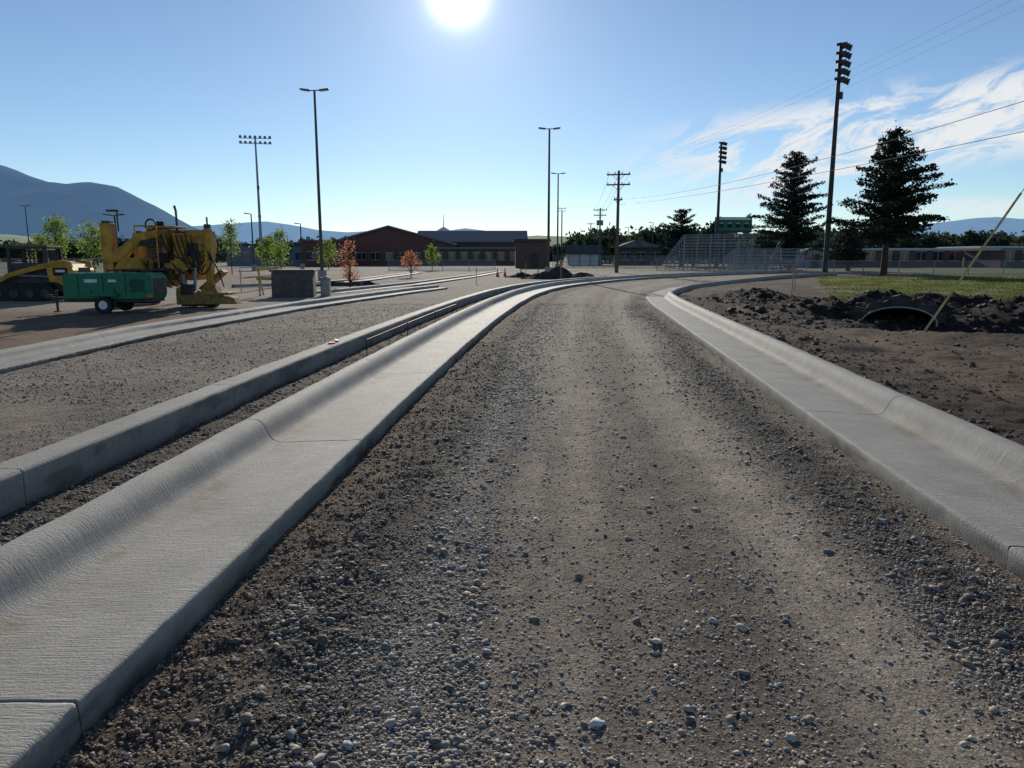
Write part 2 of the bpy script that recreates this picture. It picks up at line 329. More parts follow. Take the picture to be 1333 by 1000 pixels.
def scatter(n,y0,y1,x0f,x1f,rmed,rmax,sub,pw=1.0):
    u=rng.uniform(0,1,n); y=y0*(y1/y0)**u
    x=x0f(y)+(x1f(y)-x0f(y))*rng.uniform(0,1,n)
    l=dL(x,y); r=dR(x,y); nn=fbm(x,y,1.6,3,60); wv=-l
    wob=(fbm(x,y,.6,4,40)-.5)*.5; rd=(l<0)&(r<0); trk=fbm(wv*5,y*.35,1,4,51)
    d=np.where(rd,.21+.95*np.exp(-((wv+wob-1.08)/.26)**2)+.60*np.exp(-((wv+wob-.66)/.20)**2)+.8*np.exp(-((r+wob+.5)/.33)**2)-.14*np.exp(-((wv-.18)/.2)**2)-.16*np.exp(-((wv+wob*.6-2.75-.02*y)/.3)**2)-.08*np.exp(-((wv+wob*.6-1.75)/.25)**2),0.0)
    if rmed>.011: d=np.where(rd,d-.10,d)
    d=np.where((l>1.05)&(l<1.76),.9,d); d=np.where((l>2.05)&(x>fX3(y)+.05),.35,d); d=np.where((x<fX3(y)-1)|(r>1.1),.12,d)
    d=d*(.30+1.4*nn)*np.where(rd,1.7-1.4*trk,1)
    keep=rng.uniform(0,1,n)<d; x,y,l,r=x[keep],y[keep],l[keep],r[keep]
    m=len(x); rad=np.clip(rmed*np.exp(.42*rng.standard_normal(m)),.0025,rmax)
    g=rng.uniform(.17,.46,m); g=np.where(rng.uniform(0,1,m)<.28,g*.55,g); g=np.where(rng.uniform(0,1,m)<.06,.6,g)
    hue=rng.uniform(-1,1,m)
    dk=np.where((l<0)&(r<0),1-.50*np.exp(-((-l-.6)/.25)**2)-.45*np.exp(-((r+.4)/.3)**2),np.where((l>1)&(l<1.8),.6,np.where(r>1,.4,.95)))
    col=np.stack([g*(1.13+.13*hue),g*.98,g*(.81-.13*hue)],1)*dk[:,None]
    return stones('s',x,y,rad,col,sub)
allp=[scatter(215000,1.75,8,lambda y:np.maximum(fXL(y)-3.4,-y*.8-.3),lambda y:np.minimum(fXR(y)+1.2,y*.8+.3),.0047,.0125,1),
      scatter(10000,1.75,9,lambda y:np.maximum(fXL(y)-3,-y*.8-.3),lambda y:np.minimum(fXR(y),y*.8+.3),.0112,.023,2),
      scatter(95000,8,26,lambda y:fXL(y)-6.5,lambda y:fXR(y)+3,.0095,.022,1)]
V=[];Fc=[];C=[];o=0
for a_,b_,c_ in allp: V.append(a_);Fc.append(b_+o);C.append(c_);o+=len(a_)
np_mesh('gravel',np.concatenate(V),np.concatenate(Fc),[sm_],True,np.concatenate(C))
nC=14000; cy=4.5*(27/4.5)**rng.uniform(0,1,nC); cx=fXR(cy)+1.1+rng.uniform(0,1,nC)**1.3*13; rr_=dR(cx,cy); mm=np.exp(-((cx-12.5)/6.5)**4-((cy-19.0)/3.2)**4)+np.exp(-((cx-9)/1.9)**4-((cy-26)/4.)**4)
kp=(rr_>1.15)&(rng.uniform(0,1,nC)<.28+mm*.9+.5*np.exp(-((rr_-1.4)/.4)**2)); cx,cy=cx[kp],cy[kp]
inm=(mm[kp]>.3)
cr=np.clip(np.where(inm,.030,.016)*np.exp(.55*rng.standard_normal(len(cx))),.006,.12)*(.5+.5*np.clip(cy/14,0,1))
cc=np.where(inm[:,None],np.array([[.050,.038,.031]]),np.array([[.11,.078,.056]]))*rng.uniform(.6,1.6,(len(cx),1))
n2_=11000; y2=1.8*(14/1.8)**rng.uniform(0,1,n2_); x2=fXL(y2)+np.abs(rng.normal(.25,.24,n2_))+.01; r2=np.clip(.0050*np.exp(.5*rng.standard_normal(n2_)),.002,.018); c2=np.array([[.19,.138,.10]])*rng.uniform(.55,1.3,(n2_,1))
a_,b_,c_=stones('c',np.r_[cx,x2],np.r_[cy,y2],np.r_[cr,r2],np.concatenate([cc,c2]),2,.2); np_mesh('soil_clods',a_,b_,[sm_],False,c_)

# ------------------------------------------------------------------ concrete
cm=bpy.data.materials.new('curb_concrete'); cm.use_nodes=True; t=cm.node_tree; p=t.nodes['Principled BSDF']; p.inputs['Roughness'].default_value=.78; p.inputs['Specular IOR Level'].default_value=.18
uvn=N(t,'ShaderNodeTexCoord'); mp=N(t,'ShaderNodeMapping'); mp.inputs['Scale'].default_value=(120,5,1); t.links.new(uvn.outputs['UV'],mp.inputs[0])
br=N(t,'ShaderNodeTexNoise'); br.inputs['Scale'].default_value=1; br.inputs['Detail'].default_value=5; t.links.new(mp.outputs[0],br.inputs['Vector'])
st_=N(t,'ShaderNodeTexNoise'); st_.inputs['Scale'].default_value=2.3; st_.inputs['Detail'].default_value=9; st_.inputs['Roughness'].default_value=.7; t.links.new(uvn.outputs['Object'],st_.inputs['Vector'])
sp=N(t,'ShaderNodeTexNoise'); sp.inputs['Scale'].default_value=75; sp.inputs['Detail'].default_value=6; sp.inputs['Roughness'].default_value=.7; t.links.new(uvn.outputs['Object'],sp.inputs['Vector'])
pit=N(t,'ShaderNodeTexVoronoi'); pit.inputs['Scale'].default_value=38; t.links.new(uvn.outputs['Object'],pit.inputs['Vector'])
pitr=ramp01(t,pit.outputs['Distance'],.04,.16)
kk=mth(t,'ADD',.45,mth(t,'MULTIPLY',st_.outputs[0],.75)); kk=mth(t,'MULTIPLY',kk,mth(t,'ADD',.66,mth(t,'MULTIPLY',br.outputs[0],.68))); kk=mth(t,'MULTIPLY',kk,mth(t,'ADD',.6,mth(t,'MULTIPLY',sp.outputs[0],.8)))
kk=mth(t,'MULTIPLY',kk,mth(t,'ADD',.85,mth(t,'MULTIPLY',pitr,.15)))
at=N(t,'ShaderNodeAttribute',attribute_name='Tint'); vm=N(t,'ShaderNodeVectorMath',operation='SCALE'); t.links.new(at.outputs['Color'],vm.inputs[0]); t.links.new(kk,vm.inputs['Scale']); t.links.new(vm.outputs[0],p.inputs['Base Color'])
hh=mth(t,'ADD',mth(t,'MULTIPLY',br.outputs[0],1.1),mth(t,'ADD',mth(t,'MULTIPLY',sp.outputs[0],1.3),mth(t,'MULTIPLY',pitr,.35)))
bp=N(t,'ShaderNodeBump'); bp.inputs['Strength'].default_value=.85; bp.inputs['Distance'].default_value=.008; t.links.new(hh,bp.inputs['Height']); t.links.new(bp.outputs[0],p.inputs['Normal'])

def densify(prof,step=.03):
    out=[prof[0]]
    for a,b in zip(prof[:-1],prof[1:]):
        n=max(1,int(math.hypot(b[0]-a[0],b[1]-a[1])/step))
        out+=[(a[0]+(b[0]-a[0])*i/n,a[1]+(b[1]-a[1])*i/n) for i in range(1,n+1)]
    return out
def sweep(name,xs,ys,prof,side,joint0=0,jstep=3.6,step=.05,base=(.40,.385,.36),facedark=.75,jd=.014):
    P=np.stack([xs,ys],1); seg=np.r_[0,np.cumsum(np.hypot(*np.diff(P,axis=0).T))]
    s=[];a=0
    while a<seg[-1]: s.append(a); a+=step*(1 if a<18 else 3)
    s=np.array(s); J=np.arange(joint0,seg[-1],jstep); g=.0065
    s=s[np.min(np.abs(s[:,None]-J[None]),1)>.035]
    s=np.sort(np.r_[s,J-g*2.6,J-g,J,J+g,J+g*2.6]); s=s[(s>=0)&(s<=seg[-1])]
    isj=np.isin(s,J)
    cx=np.interp(s,seg,xs); cy=np.interp(s,seg,ys)
    tx=np.interp(s,seg,np.gradient(xs,seg)); ty=np.interp(s,seg,np.gradient(ys,seg)); L=np.hypot(tx,ty); tx/=L;ty/=L
    nxx,nyy=-ty*side,tx*side
    pr=np.array(densify(prof)); pl=np.r_[0,np.cumsum(np.hypot(*np.diff(pr,axis=0).T))]
    off=pr[:,0]; pz=pr[:,1]; n=len(s); m=len(pr)
    w=(fbm(s[:,None]*1.0+off[None]*3,pz[None]*5+s[:,None]*0,3.5,5,70+int(side))-.5)*.016
    w2=(fbm(s[:,None]*1.0,pz[None]*1.0+off[None],22,3,80+int(side))-.5)*.012*(pz[None]<.11)
    X_=cx[:,None]+nxx[:,None]*(off[None]+w*.7+w2); Y_=cy[:,None]+nyy[:,None]*(off[None]+w*.7+w2)
    Z_=pz[None]+w*.6-isj[:,None]*jd
    V=np.stack([X_,Y_,Z_],-1).reshape(-1,3)
    I=np.arange(n*m).reshape(n,m); F=np.stack([I[:-1,:-1],I[:-1,1:],I[1:,1:],I[1:,:-1]],-1).reshape(-1,4)
    uv=np.stack([np.repeat(s,m),np.tile(pl,n)],1)
    c=np.ones((n,m,3))*np.array(base)
    stain=fbm(s[:,None]*1.5,pz[None]*7+off[None]*4,1.6,4,77)
    c*=(1-isj*.88)[:,None,None]
    low=np.clip((0.11-pz)/.11,0,1)[None,:,None]
    c=c*(1-low*.6*(.4+1.2*stain[:,:,None]))
    c=c*(1-(sm(stain,.56,.66)*(pz<facedark))[:,:,None]*.35)
    dust=sm(fbm(s[:,None]*2.2,off[None]*3+s[:,None]*0,2.0,4,91),.55,.75)*np.exp(-((off[None]-.66)/.10)**2)
    c=c*(1-.30*dust[:,:,None]*np.array([.6,.9,1.2]))
    return np_mesh(name,V,F,[cm],True,c.reshape(-1,3),uv)
prof=[(-.008,-.12),(-.004,0),(0,.108),(.004,.124),(.014,.13),(.62,.100),(.68,.101),(.72,.110),(.75,.132),(.772,.168),(.79,.21),(.812,.247),(.842,.274),(.88,.288),(.93,.290),(.97,.281),(1.0,.262),(1.02,.232),(1.03,.19),(1.04,-.10)]
sweep('curb_and_gutter',XLx,XLy,prof,+1,joint0=6.27,jstep=3.62,facedark=.1,base=(.45,.42,.375))
sweep('curb_and_gutter.001',XRx,XRy,prof,-1,joint0=.72,jstep=3.45,facedark=.1,base=(.38,.362,.33))
prof2=[(1.76,-.1),(1.765,.26),(1.78,.283),(1.80,.29),(2.0,.29),(2.025,.28),(2.04,.25),(2.05,-.1)]
nn_=int((52+4)/.1); sweep('median_curb',XLx[:nn_],XLy[:nn_],prof2,+1,joint0=2.2,jstep=3.1,facedark=.27,base=(.38,.36,.32),jd=.003)
prof3=[(-.005,-.12),(0,.07),(.02,.085),(.36,.08),(.42,.09),(.46,.13),(.49,.19),(.54,.22),(.64,.22),(.67,.20),(.68,-.1)]
sweep('curb_and_gutter.002',X3x,X3y,prof3,+1,joint0=1.2,jstep=3.3,facedark=.05,base=(.42,.395,.355))
sweep('curb_and_gutter.003',X4x,X4y,prof3,+1,joint0=1.2,jstep=3.3,facedark=.05,base=(.40,.375,.34))
xs_,ys_=mk([(-14,38),(-11,41),(-9.6,50),(-9,75)],38,75); sweep('curb_and_gutter.004',xs_,ys_,prof3,+1,joint0=1,jstep=3.3,facedark=.05)

# ------------------------------------------------------------------ poles
def light_pole(name,x,y,h,arm=.75,r=.11,single=False):
    b=MB(); b.cyl((0,0,-.2),(0,0,.7),.3,.3,'lgrey',16); b.cyl((0,0,.7),(0,0,h),r,r*.62,'bronze',10)
    b.box((0,0,.73),(.36,.36,.05),'bronze')
    for s in ((-1,) if single else (-1,1)):
        b.box((s*arm*.35,0,h-.02),(arm*.7,.06,.06),'bronze'); b.box((s*(arm*.72+.1),0,h+.02),(.62,.34,.09),'bronze',(0,-s*.12,0)); b.box((s*(arm*.72+.1),0,h-.035),(.5,.26,.03),'white',(0,-s*.12,0))
    return b.build(name,None,(x,y,0),0,bevel=.01)
light_pole('street_lamp',-13.2,52,12.6,r=.12); light_pole('street_lamp.001',3.25,67,12.6,r=.13); light_pole('street_lamp.002',6.05,100,12.4,r=.13); light_pole('street_lamp.003',11.9,180,12.4,r=.16)
for i,(x,y,h,s) in enumerate([(-31,90,6.7,True),(-31.5,60,4.9,False),(-77,120,9.6,False),(-28,100,6.0,True),(9.2,140,10.5,False),(25.5,165,8,True),(28,150,8.4,True)]): light_pole('street_lamp.%03d'%(i+4),x,y,h,single=s,arm=.6)
def field_T(name,x,y,h):
    b=MB(); b.cyl((0,0,-.2),(0,0,h),.26,.13,'steel',12)
    for z in (h-.1,h-.9): b.box((0,0,z),(4.9,.1,.1),'steel')
    for i in range(7):
        for z in (h+.1,h-.75): b.cyl((-2.25+.75*i,-.2,z),(-2.25+.75*i,.25,z-.1),.24,.12,'steel',10)
    b.box((.1,-.25,h*.62),(.3,.3,.5),'dark'); b.box((0,0,h*.4),(.5,.1,.35),'steel')
    return b.build(name,None,(x,y,0),.2)
field_T('stadium_light_tower',-41,123,20.4)
def field_V(name,x,y,h,rz,r):
    b=MB(); b.cyl((0,0,-.2),(0,0,h),r,r*.62,'dark',12)
    for i in range(5):
        z=h-.15-i*.72
        b.box((0,-.22,z),(1.5,.1,.1),'dark')
        for s in(-1,0,1):
            b.cyl((s*.6,-.25,z-.02),(s*.6+.1,-.66,z-.16),.14,.30,'dark',10); b.cyl((s*.6,.1,z),(s*.6,-.25,z),.14,.14,'dark',8)
    b.box((0,-.3,h-4.4),(.35,.25,.6),'dark'); b.cyl((.2,0,.5),(.15,0,h-3),.03,.03,'dark',6)
    return b.build(name,None,(x,y,0),rz)
field_V('stadium_light_tower.001',29.3,70,20.3,.8,.26); field_V('stadium_light_tower.002',34.0,125,20.0,.9,.28)
def util(name,x,y,h,arms,tr,rz):
    b=MB(); b.cyl((0,0,-.2),(0,0,h),.2,.12,'wood',12)
    for z,wd in arms:
        b.box((0,-.16,z),(wd,.12,.14),'wood')
        for k in np.linspace(-wd/2+.12,wd/2-.12,4): b.cyl((k,-.16,z+.07),(k,-.16,z+.25),.05,.06,'lgrey',6)
        b.tube([(-wd*.28,-.2,z),(0,-.16,z-.6),(wd*.28,-.2,z)],.025,'steel',5)
    for k in range(tr): b.cyl((-.4+.4*k*1.0,-.35,h*.70),(-.4+.4*k,-.35,h*.70+.9),.2,.2,'steel',10)
    return b.build(name,None,(x,y,0),rz)
util('utility_pole',10.9,78,10.3,[(9.9,2.4),(8.9,2.4),(7.4,.9)],0,-.25)
util('utility_pole.001',15.6,134,10.2,[(9.8,2.4),(8.9,2.2)],3,-.2)
util('utility_pole.002',24,230,12,[(11.6,2.4)],0,-.2)

def wire(mb,p,q,sag,r=.012,n=26,m='black'):
    p=Vector(p);q=Vector(q); pts=[]
    for i in range(n+1):
        t=i/n; v=p.lerp(q,t); v.z-=4*sag*t*(1-t); pts.append(v)
    mb.tube(pts,r,m,5)
b=MB()
wire(b,(10.9,78,7.45),(19.0,8,7.6),1.15,.012,m='steel'); wire(b,(10.9,78,6.9),(19.2,8,5.9),.55,.012,m='steel')
for dx,dz in((-1.0,0),(0,.15),(1.0,0)): wire(b,(10.9+dx,78,9.95+dz),(15.6+dx,134,9.85),.5,.012); wire(b,(10.9+dx,78,9.95+dz),(19.6+dx*1.3,8,11.4+.3*dx),.9,.0035,m='steel')
wire(b,(10.9,78,8.9),(15.6,134,8.9),.5,.012)
b.build('power_lines')
b=MB(); b.cyl((8.78,15.9,-.15),(10.9,16.3,2.95),.026,.026,'gyellow',8); b.cyl((10.9,16.3,2.95),(17.5,17.5,12.6),.010,.010,'steel',6); b.cyl((8.70,15.88,-.25),(8.80,15.9,0),.02,.02,'steel',6); b.cyl((8.72,15.85,-.2),(8.85,15.95,-.0),.05,.02,'dark',6)
b.build('guy_wire')
b=MB(); b.cyl((14.2,20.3,.55),(15.3,20.5,2.0),.045,.045,'gyellow',8); b.cyl((15.3,20.5,2.0),(20,21.5,8.6),.010,.010,'steel',6); b.box((14.1,20.3,.52),(.35,.2,.1),'gyellow'); b.build('guy_wire.001')

# ------------------------------------------------------------------ culvert
b=MB(); n=36; L=16; ra,rb=.80,.38; vs=[]
ax=Vector((.35,1,0)).normalized(); sd=Vector((ax.y,-ax.x,0)); cvp=Vector((9.2,17.6,.04))
for j in range(L*2+1):
    rip=.015*(1 if j%2 else -1)
    for i in range(n):
        a_=2*math.pi*i/n; q=cvp+ax*(j*.055)+sd*math.cos(a_)*(ra+rip)+Vector((0,0,1))*math.sin(a_)*(rb+rip); vs.append(q)
b.add(vs,[(j*n+i,j*n+(i+1)%n,(j+1)*n+(i+1)%n,(j+1)*n+i) for j in range(L*2) for i in range(n)],'culv')
b.add([vs[L*2*n+i] for i in range(n)],[tuple(range(n))],'black')  # black disc across the pipe end paints its unlit depth
rim=[cvp+sd*math.cos(2*math.pi*i/n)*(ra+.01)+Vector((0,0,1))*math.sin(2*math.pi*i/n)*(rb+.01)-ax*.01 for i in range(n+1)]
b.tube(rim,.024,'steel',8)
b.build('culvert_pipe',smooth=True)
vs=[];fs=[];nn1=40
for j in range(16):
    for i in range(nn1+1):
        a_=math.pi*(-.08+1.16*i/nn1); thick=.07+.10*(1-abs(math.cos(a_)))+.16*mnoise.noise(Vector((i*.35,j*.5,3)))+.05*mnoise.noise(Vector((i*1.3,j*1.1,7)))
        f=.25 if j==0 else 1
        q=cvp+ax*(.06+j*.10)+sd*math.cos(a_)*(ra+thick*f*2.2*(1+.1*j))+Vector((0,0,1))*math.sin(a_)*(rb+max(.03,thick*f)); vs.append(q)
for j in range(15):
    for i in range(nn1): q=j*(nn1+1)+i; fs.append((q,q+1,q+nn1+2,q+nn1+1))
MB().add(vs,fs,'soil').build('culvert_backfill',smooth=False)

# ------------------------------------------------------------------ machines
e=empty('portable_generator',(-11.15,20.9,.10),.03)
b=MB(); b.prism([(-1.15,.36),(1.2,.36),(1.25,.5),(1.25,.98),(1.15,1.07),(-1.05,1.07),(-1.15,1.0)],-.5,.5,'green'); b.build('canopy',e,bevel=.025)
b=MB(); b.box((0,0,.32),(2.4,.8,.09),'dark'); b.prism([(-1.15,.28),(-1.75,.36),(-1.75,.42),(-1.15,.38)],-.05,.05,'dark'); b.cyl((-1.62,0,.0),(-1.62,0,.6),.035,.035,'dark'); b.box((-1.62,0,0),(.16,.16,.03),'dark'); b.box((-1.82,0,.42),(.15,.1,.1),'dark')
b.prism([(-.42,.46),(-.3,.56),(.26,.56),(.38,.46),(.36,.44),(-.40,.44)],-.66,-.505,'green')
b.build('chassis',e,bevel=.01)
b=MB()
for s in(-1,1):
    b.cyl((-.02,s*.52,.21),(-.02,s*.66,.21),.235,.235,'black',24); b.cyl((-.02,s*.665,.21),(-.02,s*.67,.21),.12,.12,'white',16)
b.build('wheels',e,bevel=.02)
b=MB()
for k in range(7): b.box((.87+.0*k,-.507,.58+.05*k),(.42,.012,.022),'black')
for x in(-.72,-.05,.55): b.box((x,-.504,.72),(.012,.01,.6),'black')
b.box((-.38,-.505,.86),(.34,.01,.09),'white'); b.box((.2,-.505,.86),(.22,.01,.07),'white'); b.box((-.4,-.508,.58),(.06,.02,.05),'dark'); b.box((.25,-.508,.62),(.06,.02,.05),'dark')
b.box((1.258,0,.7),(.014,.7,.45),'dark'); b.cyl((.8,.1,1.07),(.8,.1,1.18),.05,.05,'dark'); b.tube([(-.15,0,1.07),(-.15,0,1.14),(.15,0,1.14),(.15,0,1.07)],.02,'dark')
b.box((1.2,-.52,.45),(.16,.03,.07),'orange')
b.build('panels',e)

def track(b,cx,cy,L,h,wd):
    out=[]; r=h/2
    for i in range(9): a_=math.pi/2+math.pi*i/8; out.append((cx-L/2+r+r*math.cos(a_),r+r*math.sin(a_)))
    for i in range(9): a_=-math.pi/2+math.pi*i/8; out.append((cx+L/2-r+r*math.cos(a_),r+r*math.sin(a_)))
    b.prism(out,cy-wd/2,cy+wd/2,'black')
    for i in range(int(L/.12)): b.box((cx-L/2+r*.6+(L-r*1.2)*i/(int(L/.12)-1),cy,0.0+h),(.04,wd+.02,.05),'dark'); b.box((cx-L/2+r*.6+(L-r*1.2)*i/(int(L/.12)-1),cy,0.01),(.04,wd+.02,.05),'dark')
    for i in range(4): 
        x=cx-L/2+r+(L-2*r)*i/3; b.cyl((x,cy-wd/2-.02,r*.8),(x,cy-wd/2+.02,r*.8),r*.55,r*.55,'dark',14)

e=empty('slipform_curb_paver',(-10.9,23.8,.08),.0)
b=MB()
track(b,-1.55,-.55,1.1,.42,.28); track(b,-1.4,1.1,1.1,.42,.28); track(b,1.0,-.2,1.3,.42,.3)
b.build('crawler_tracks',e,bevel=.01)
b=MB()
for x,y,top in((-1.55,-.55,2.55),(-1.4,1.1,2.3),(.55,-.3,2.25)):
    b.cyl((x,y,.42),(x,y,1.35),.10,.10,'steel',12); b.box((x,y,.46),(.34,.34,.22),'yellow'); b.box((x,y,(top+1.0)/2),(.32,.32,top-1.0),'yellow'); b.box((x,y,top+.03),(.24,.24,.08),'dark')
b.cyl((-1.25,-.5,2.3),(-1.25,-.5,2.95),.025,.025,'dark'); b.box((-1.38,-.5,2.93),(.34,.12,.06),'dark')
b.build('leg_columns',e,bevel=.015)
b=MB()
b.box((-.35,-.35,1.28),(2.7,.24,.3),'yellow'); b.box((-.35,.9,1.28),(2.7,.24,.3),'yellow'); b.box((-1.0,.3,1.2),(.24,1.4,.24),'yellow2')
b.prism([(-1.42,1.35),(-1.42,1.62),(-.55,2.25),(.0,2.35),(.02,2.12),(-.45,2.0),(-1.1,1.4)],-.75,-.55,'yellow')
b.prism([(-1.35,1.15),(-1.1,1.5),(-.55,1.5),(-.4,1.15)],-.8,-.5,'yellow')
b.build('main_frame',e,bevel=.02)
b=MB()
b.prism([(-.55,.62),(-.6,2.0),(-.4,2.38),(.22,2.38),(.22,.62)],-.45,.75,'yellow2'); b.box((-.2,-.47,1.75),(.45,.03,.5),'dark'); b.box((-.12,-.48,1.1),(.3,.03,.55),'black'); b.box((-.4,-.5,.95),(.2,.06,.6),'yellow')
b.box((0,0,2.44),(.95,.9,.06),'yellow'); b.cyl((.3,.1,2.3),(.3,.1,3.0),.035,.035,'dark'); b.cyl((.3,.1,2.95),(.26,.1,3.12),.035,.04,'dark'); b.cyl((-.1,-.2,2.47),(-.1,-.2,2.62),.13,.13,'black',14)
for k in range(6): b.box((-.2,-.49,1.56+.075*k),(.42,.02,.02),'yellow')
b.build('power_unit',e,bevel=.02)
b=MB()
b.prism([(.28,1.1),(.25,2.1),(.45,2.36),(1.25,2.36),(1.3,1.9),(1.15,1.15),(.9,.8),(.5,.8)],-.2,.7,'yellow'); b.box((.75,-.215,1.75),(.62,.02,.42),'dark'); b.box((.62,-.22,1.2),(.35,.03,.4),'black')
b.box((1.42,-.3,1.55),(.2,.22,1.7),'yellow'); b.box((1.42,-.3,2.46),(.16,.18,.14),'dark'); b.cyl((1.42,-.3,2.5),(1.42,-.3,2.75),.03,.03,'steel')
b.prism([(1.0,.55),(1.75,1.15),(1.85,1.05),(1.15,.45)],-.3,.1,'yellow2')
b.build('hopper_and_conveyor',e,bevel=.02)
b=MB()
b.prism([(.6,.08),(.6,.5),(1.1,.5),(1.5,.36),(2.35,.30),(2.45,.1)],-1.0,-.55,'yellow2'); b.box((1.7,-.7,.42),(1.0,.5,.07),'yellow'); b.prism([(1.2,.34),(1.5,.66),(1.75,.66),(1.9,.34)],-.9,-.5,'yellow2'); b.box((.95,-.9,.55),(.35,.3,.3),'dark'); b.cyl((1.1,-.8,.5),(1.1,-.6,1.2),.05,.05,'steel')
b.build('mould',e,bevel=.015)
b=MB()
def hose(p,q,s,r=.022):
    p=Vector(p);q=Vector(q); b.tube([p.lerp(q,i/14)-Vector((0,0,4*s*(i/14)*(1-i/14))) for i in range(15)],r,'black',6)
for i in range(9): hose((-1.4+.3*i,-.62,1.4+.1*math.sin(i*2)),(-1.0+.33*i,-.62,1.3+.15*math.sin(i)),.25+.08*(i%3))
for i in range(5): hose((1.2,-.35,1.9-.2*i),(1.9,-.5,.6),-.25-.08*i,.018)
for i in range(7): hose((.05+.15*i,-.5,2.2),(.4+.15*i,-.5,1.6-.1*i),.2,.02)
for i in range(6): hose((-.9+.25*i,-.6,1.1),(-.6+.3*i,-.55,.6),.15,.02)
b.box((-.15,-.9,1.95),(.5,.25,.12),'dark',(.3,0,0)); b.tube([(-.5,-1.0,1.2),(-.5,-1.0,2.45),(.15,-1.0,2.45),(.15,-1.0,1.2)],.022,'yellow',6); b.box((-.2,-.85,1.15),(1.1,.5,.05),'dark')
b.box((.1,-.52,1.5),(.3,.12,.3),'black'); b.box((-.95,-.5,1.0),(.5,.2,.35),'dark'); b.box((1.05,-.34,1.55),(.16,.1,.3),'dark')
ring=[(-.12+.16*math.cos(a_*.4),-.75,2.5+.16*math.sin(a_*.4)) for a_ in range(17)]; b.tube(ring,.025,'black',6)
b.build('hoses_and_console',e)

# compact track loader (machine rear to the right)
e=empty('compact_track_loader',(-17.15,27.2,.10),.08,1.08)
b=MB(); track(b,-.25,-.62,2.0,.52,.3); track(b,-.25,.62,2.0,.52,.3); b.build('tracks',e,bevel=.01)
b=MB(); b.prism([(-1.1,.3),(-1.15,.75),(-.7,.8),(.6,.85),(1.3,.82),(1.35,.35),(1.1,.25)],-.45,.45,'dark')
b.prism([(.62,.6),(.55,1.18),(.75,1.26),(1.3,1.16),(1.42,.95),(1.42,.5),(1.2,.4),(.9,.55)],-.72,.72,'yellow')
b.box((1.0,-.727,.92),(.46,.012,.26),'black'); b.box((1.0,-.735,.94),(.3,.01,.08),'white'); b.box((1.428,0,.8),(.02,.8,.5),'black')
b.build('body',e,bevel=.02)
b=MB()
for s in(-1,1):
    b.prism([(1.38,1.05),(1.35,1.24),(1.0,1.30),(.2,1.12),(-.7,.86),(-1.35,.50),(-1.45,.25),(-1.3,.22),(-1.18,.42),(-.6,.74),(.3,.98),(1.0,1.12)],s*.68-.05,s*.68+.05,'yellow')
    b.cyl((.8,s*.62,.75),(-.5,s*.62,.80),.035,.035,'steel')
b.build('lift_arms',e,bevel=.015)
b=MB()
b.box((-.12,0,1.71),(1.34,1.02,.08),'dark'); b.box((-.12,0,1.77),(1.1,.8,.05),'yellow2')
for s in(-1,1):
    b.prism([(-.78,.8),(-.74,1.67),(-.64,1.67),(-.66,.8)],s*.46-.04,s*.46+.04,'dark'); b.prism([(.42,.8),(.38,1.67),(.50,1.67),(.58,.8)],s*.46-.04,s*.46+.04,'dark'); b.box((-.1,s*.46,1.0),(1.1,.05,.4),'dark')
    for k in range(8): b.box((-.55+.13*k,s*.465,1.42),(.018,.02,.46),'black')
    for k in range(4): b.box((-.1,s*.465,1.24+.12*k),(1.05,.02,.014),'black')
b.box((.46,0,1.3),(.03,.85,.65),'glass'); b.box((-.1,0,1.0),(.5,.5,.12),'black'); b.box((.14,0,1.3),(.13,.5,.55),'black')
b.build('cab',e,bevel=.01)
b=MB(); b.prism([(-1.35,.05),(-1.35,.62),(-1.42,.62),(-1.6,.25),(-2.0,.08),(-2.05,.03)],-.9,.9,'yellow2'); b.build('bucket',e)

b=MB(); b.prism([(-.80,0),(.80,0),(.78,1.0),(-.78,.98)],-.5,.5,'block'); b.box((0,0,1.03),(1.7,1.1,.08),'block'); b.box((-.4,-.52,.5),(.05,.05,.9),'block'); b.box((.4,-.52,.5),(.05,.05,.9),'block'); b.build('concrete_inlet_box',None,(-8.65,29.6,.05),.15,bevel=.03)
b=MB(); b.box((0,0,.33),(.36,.4,.66),'lgrey'); b.box((0,0,.7),(.42,.46,.08),'lgrey'); b.cyl((0,0,.74),(0,0,.78),.12,.12,'dark'); b.build('utility_pedestal',None,(-7.55,30.2,.05),.1,bevel=.02)
b=MB()
for x in(-.35,.35): b.box((x,0,.6),(.06,.06,1.2),'lath'); b.box((x,.35,.4),(.05,.05,1.0),'lath',(.6,0,0))
b.box((0,0,1.1),(.9,.04,.12),'gyellow'); b.box((0,0,.7),(.9,.04,.12),'lath'); b.build('barricade',None,(-9.8,30.0,.05),.1)

def stake(name,x,y,h=.95,z=.1):
    b=MB(); b.box((0,0,h/2-.1),(.035,.012,h+.2),'lath'); b.box((0,-.008,h-.12),(.05,.012,.16),'orange'); b.box((.05,-.012,h-.25),(.03,.006,.2),'pink',(0,.4,0)); b.build(name,None,(x,y,z),random.uniform(-.5,.5))
for i,(x,y,h) in enumerate([(10.6,28.2,1.15),(-12.0,33,1.0),(-9.6,34,1.0),(12.9,34,1.0),(3.4,52,1.1),(1.0,55,1.1),(-2.2,46,.9)]): stake('survey_stake' if i==0 else 'survey_stake.%03d'%i,x,y,h)
b=MB(); pts=[]
for yy_ in (11.5,14.5,17.5,20.5):
    x=float(fXL(yy_))-1.40; b.cyl((x,yy_,-.05),(x,yy_,.36),.008,.008,'dark',6); pts.append((x,yy_,.33))
b.tube(pts,.005,'orange',4)
b.box((float(fXL(11.3))-1.88,11.3,.30),(.10,.07,.02),'pink'); b.box((float(fXL(11.6))-1.90,11.6,.31),(.05,.12,.02),'pink',(.1,.1,.5))
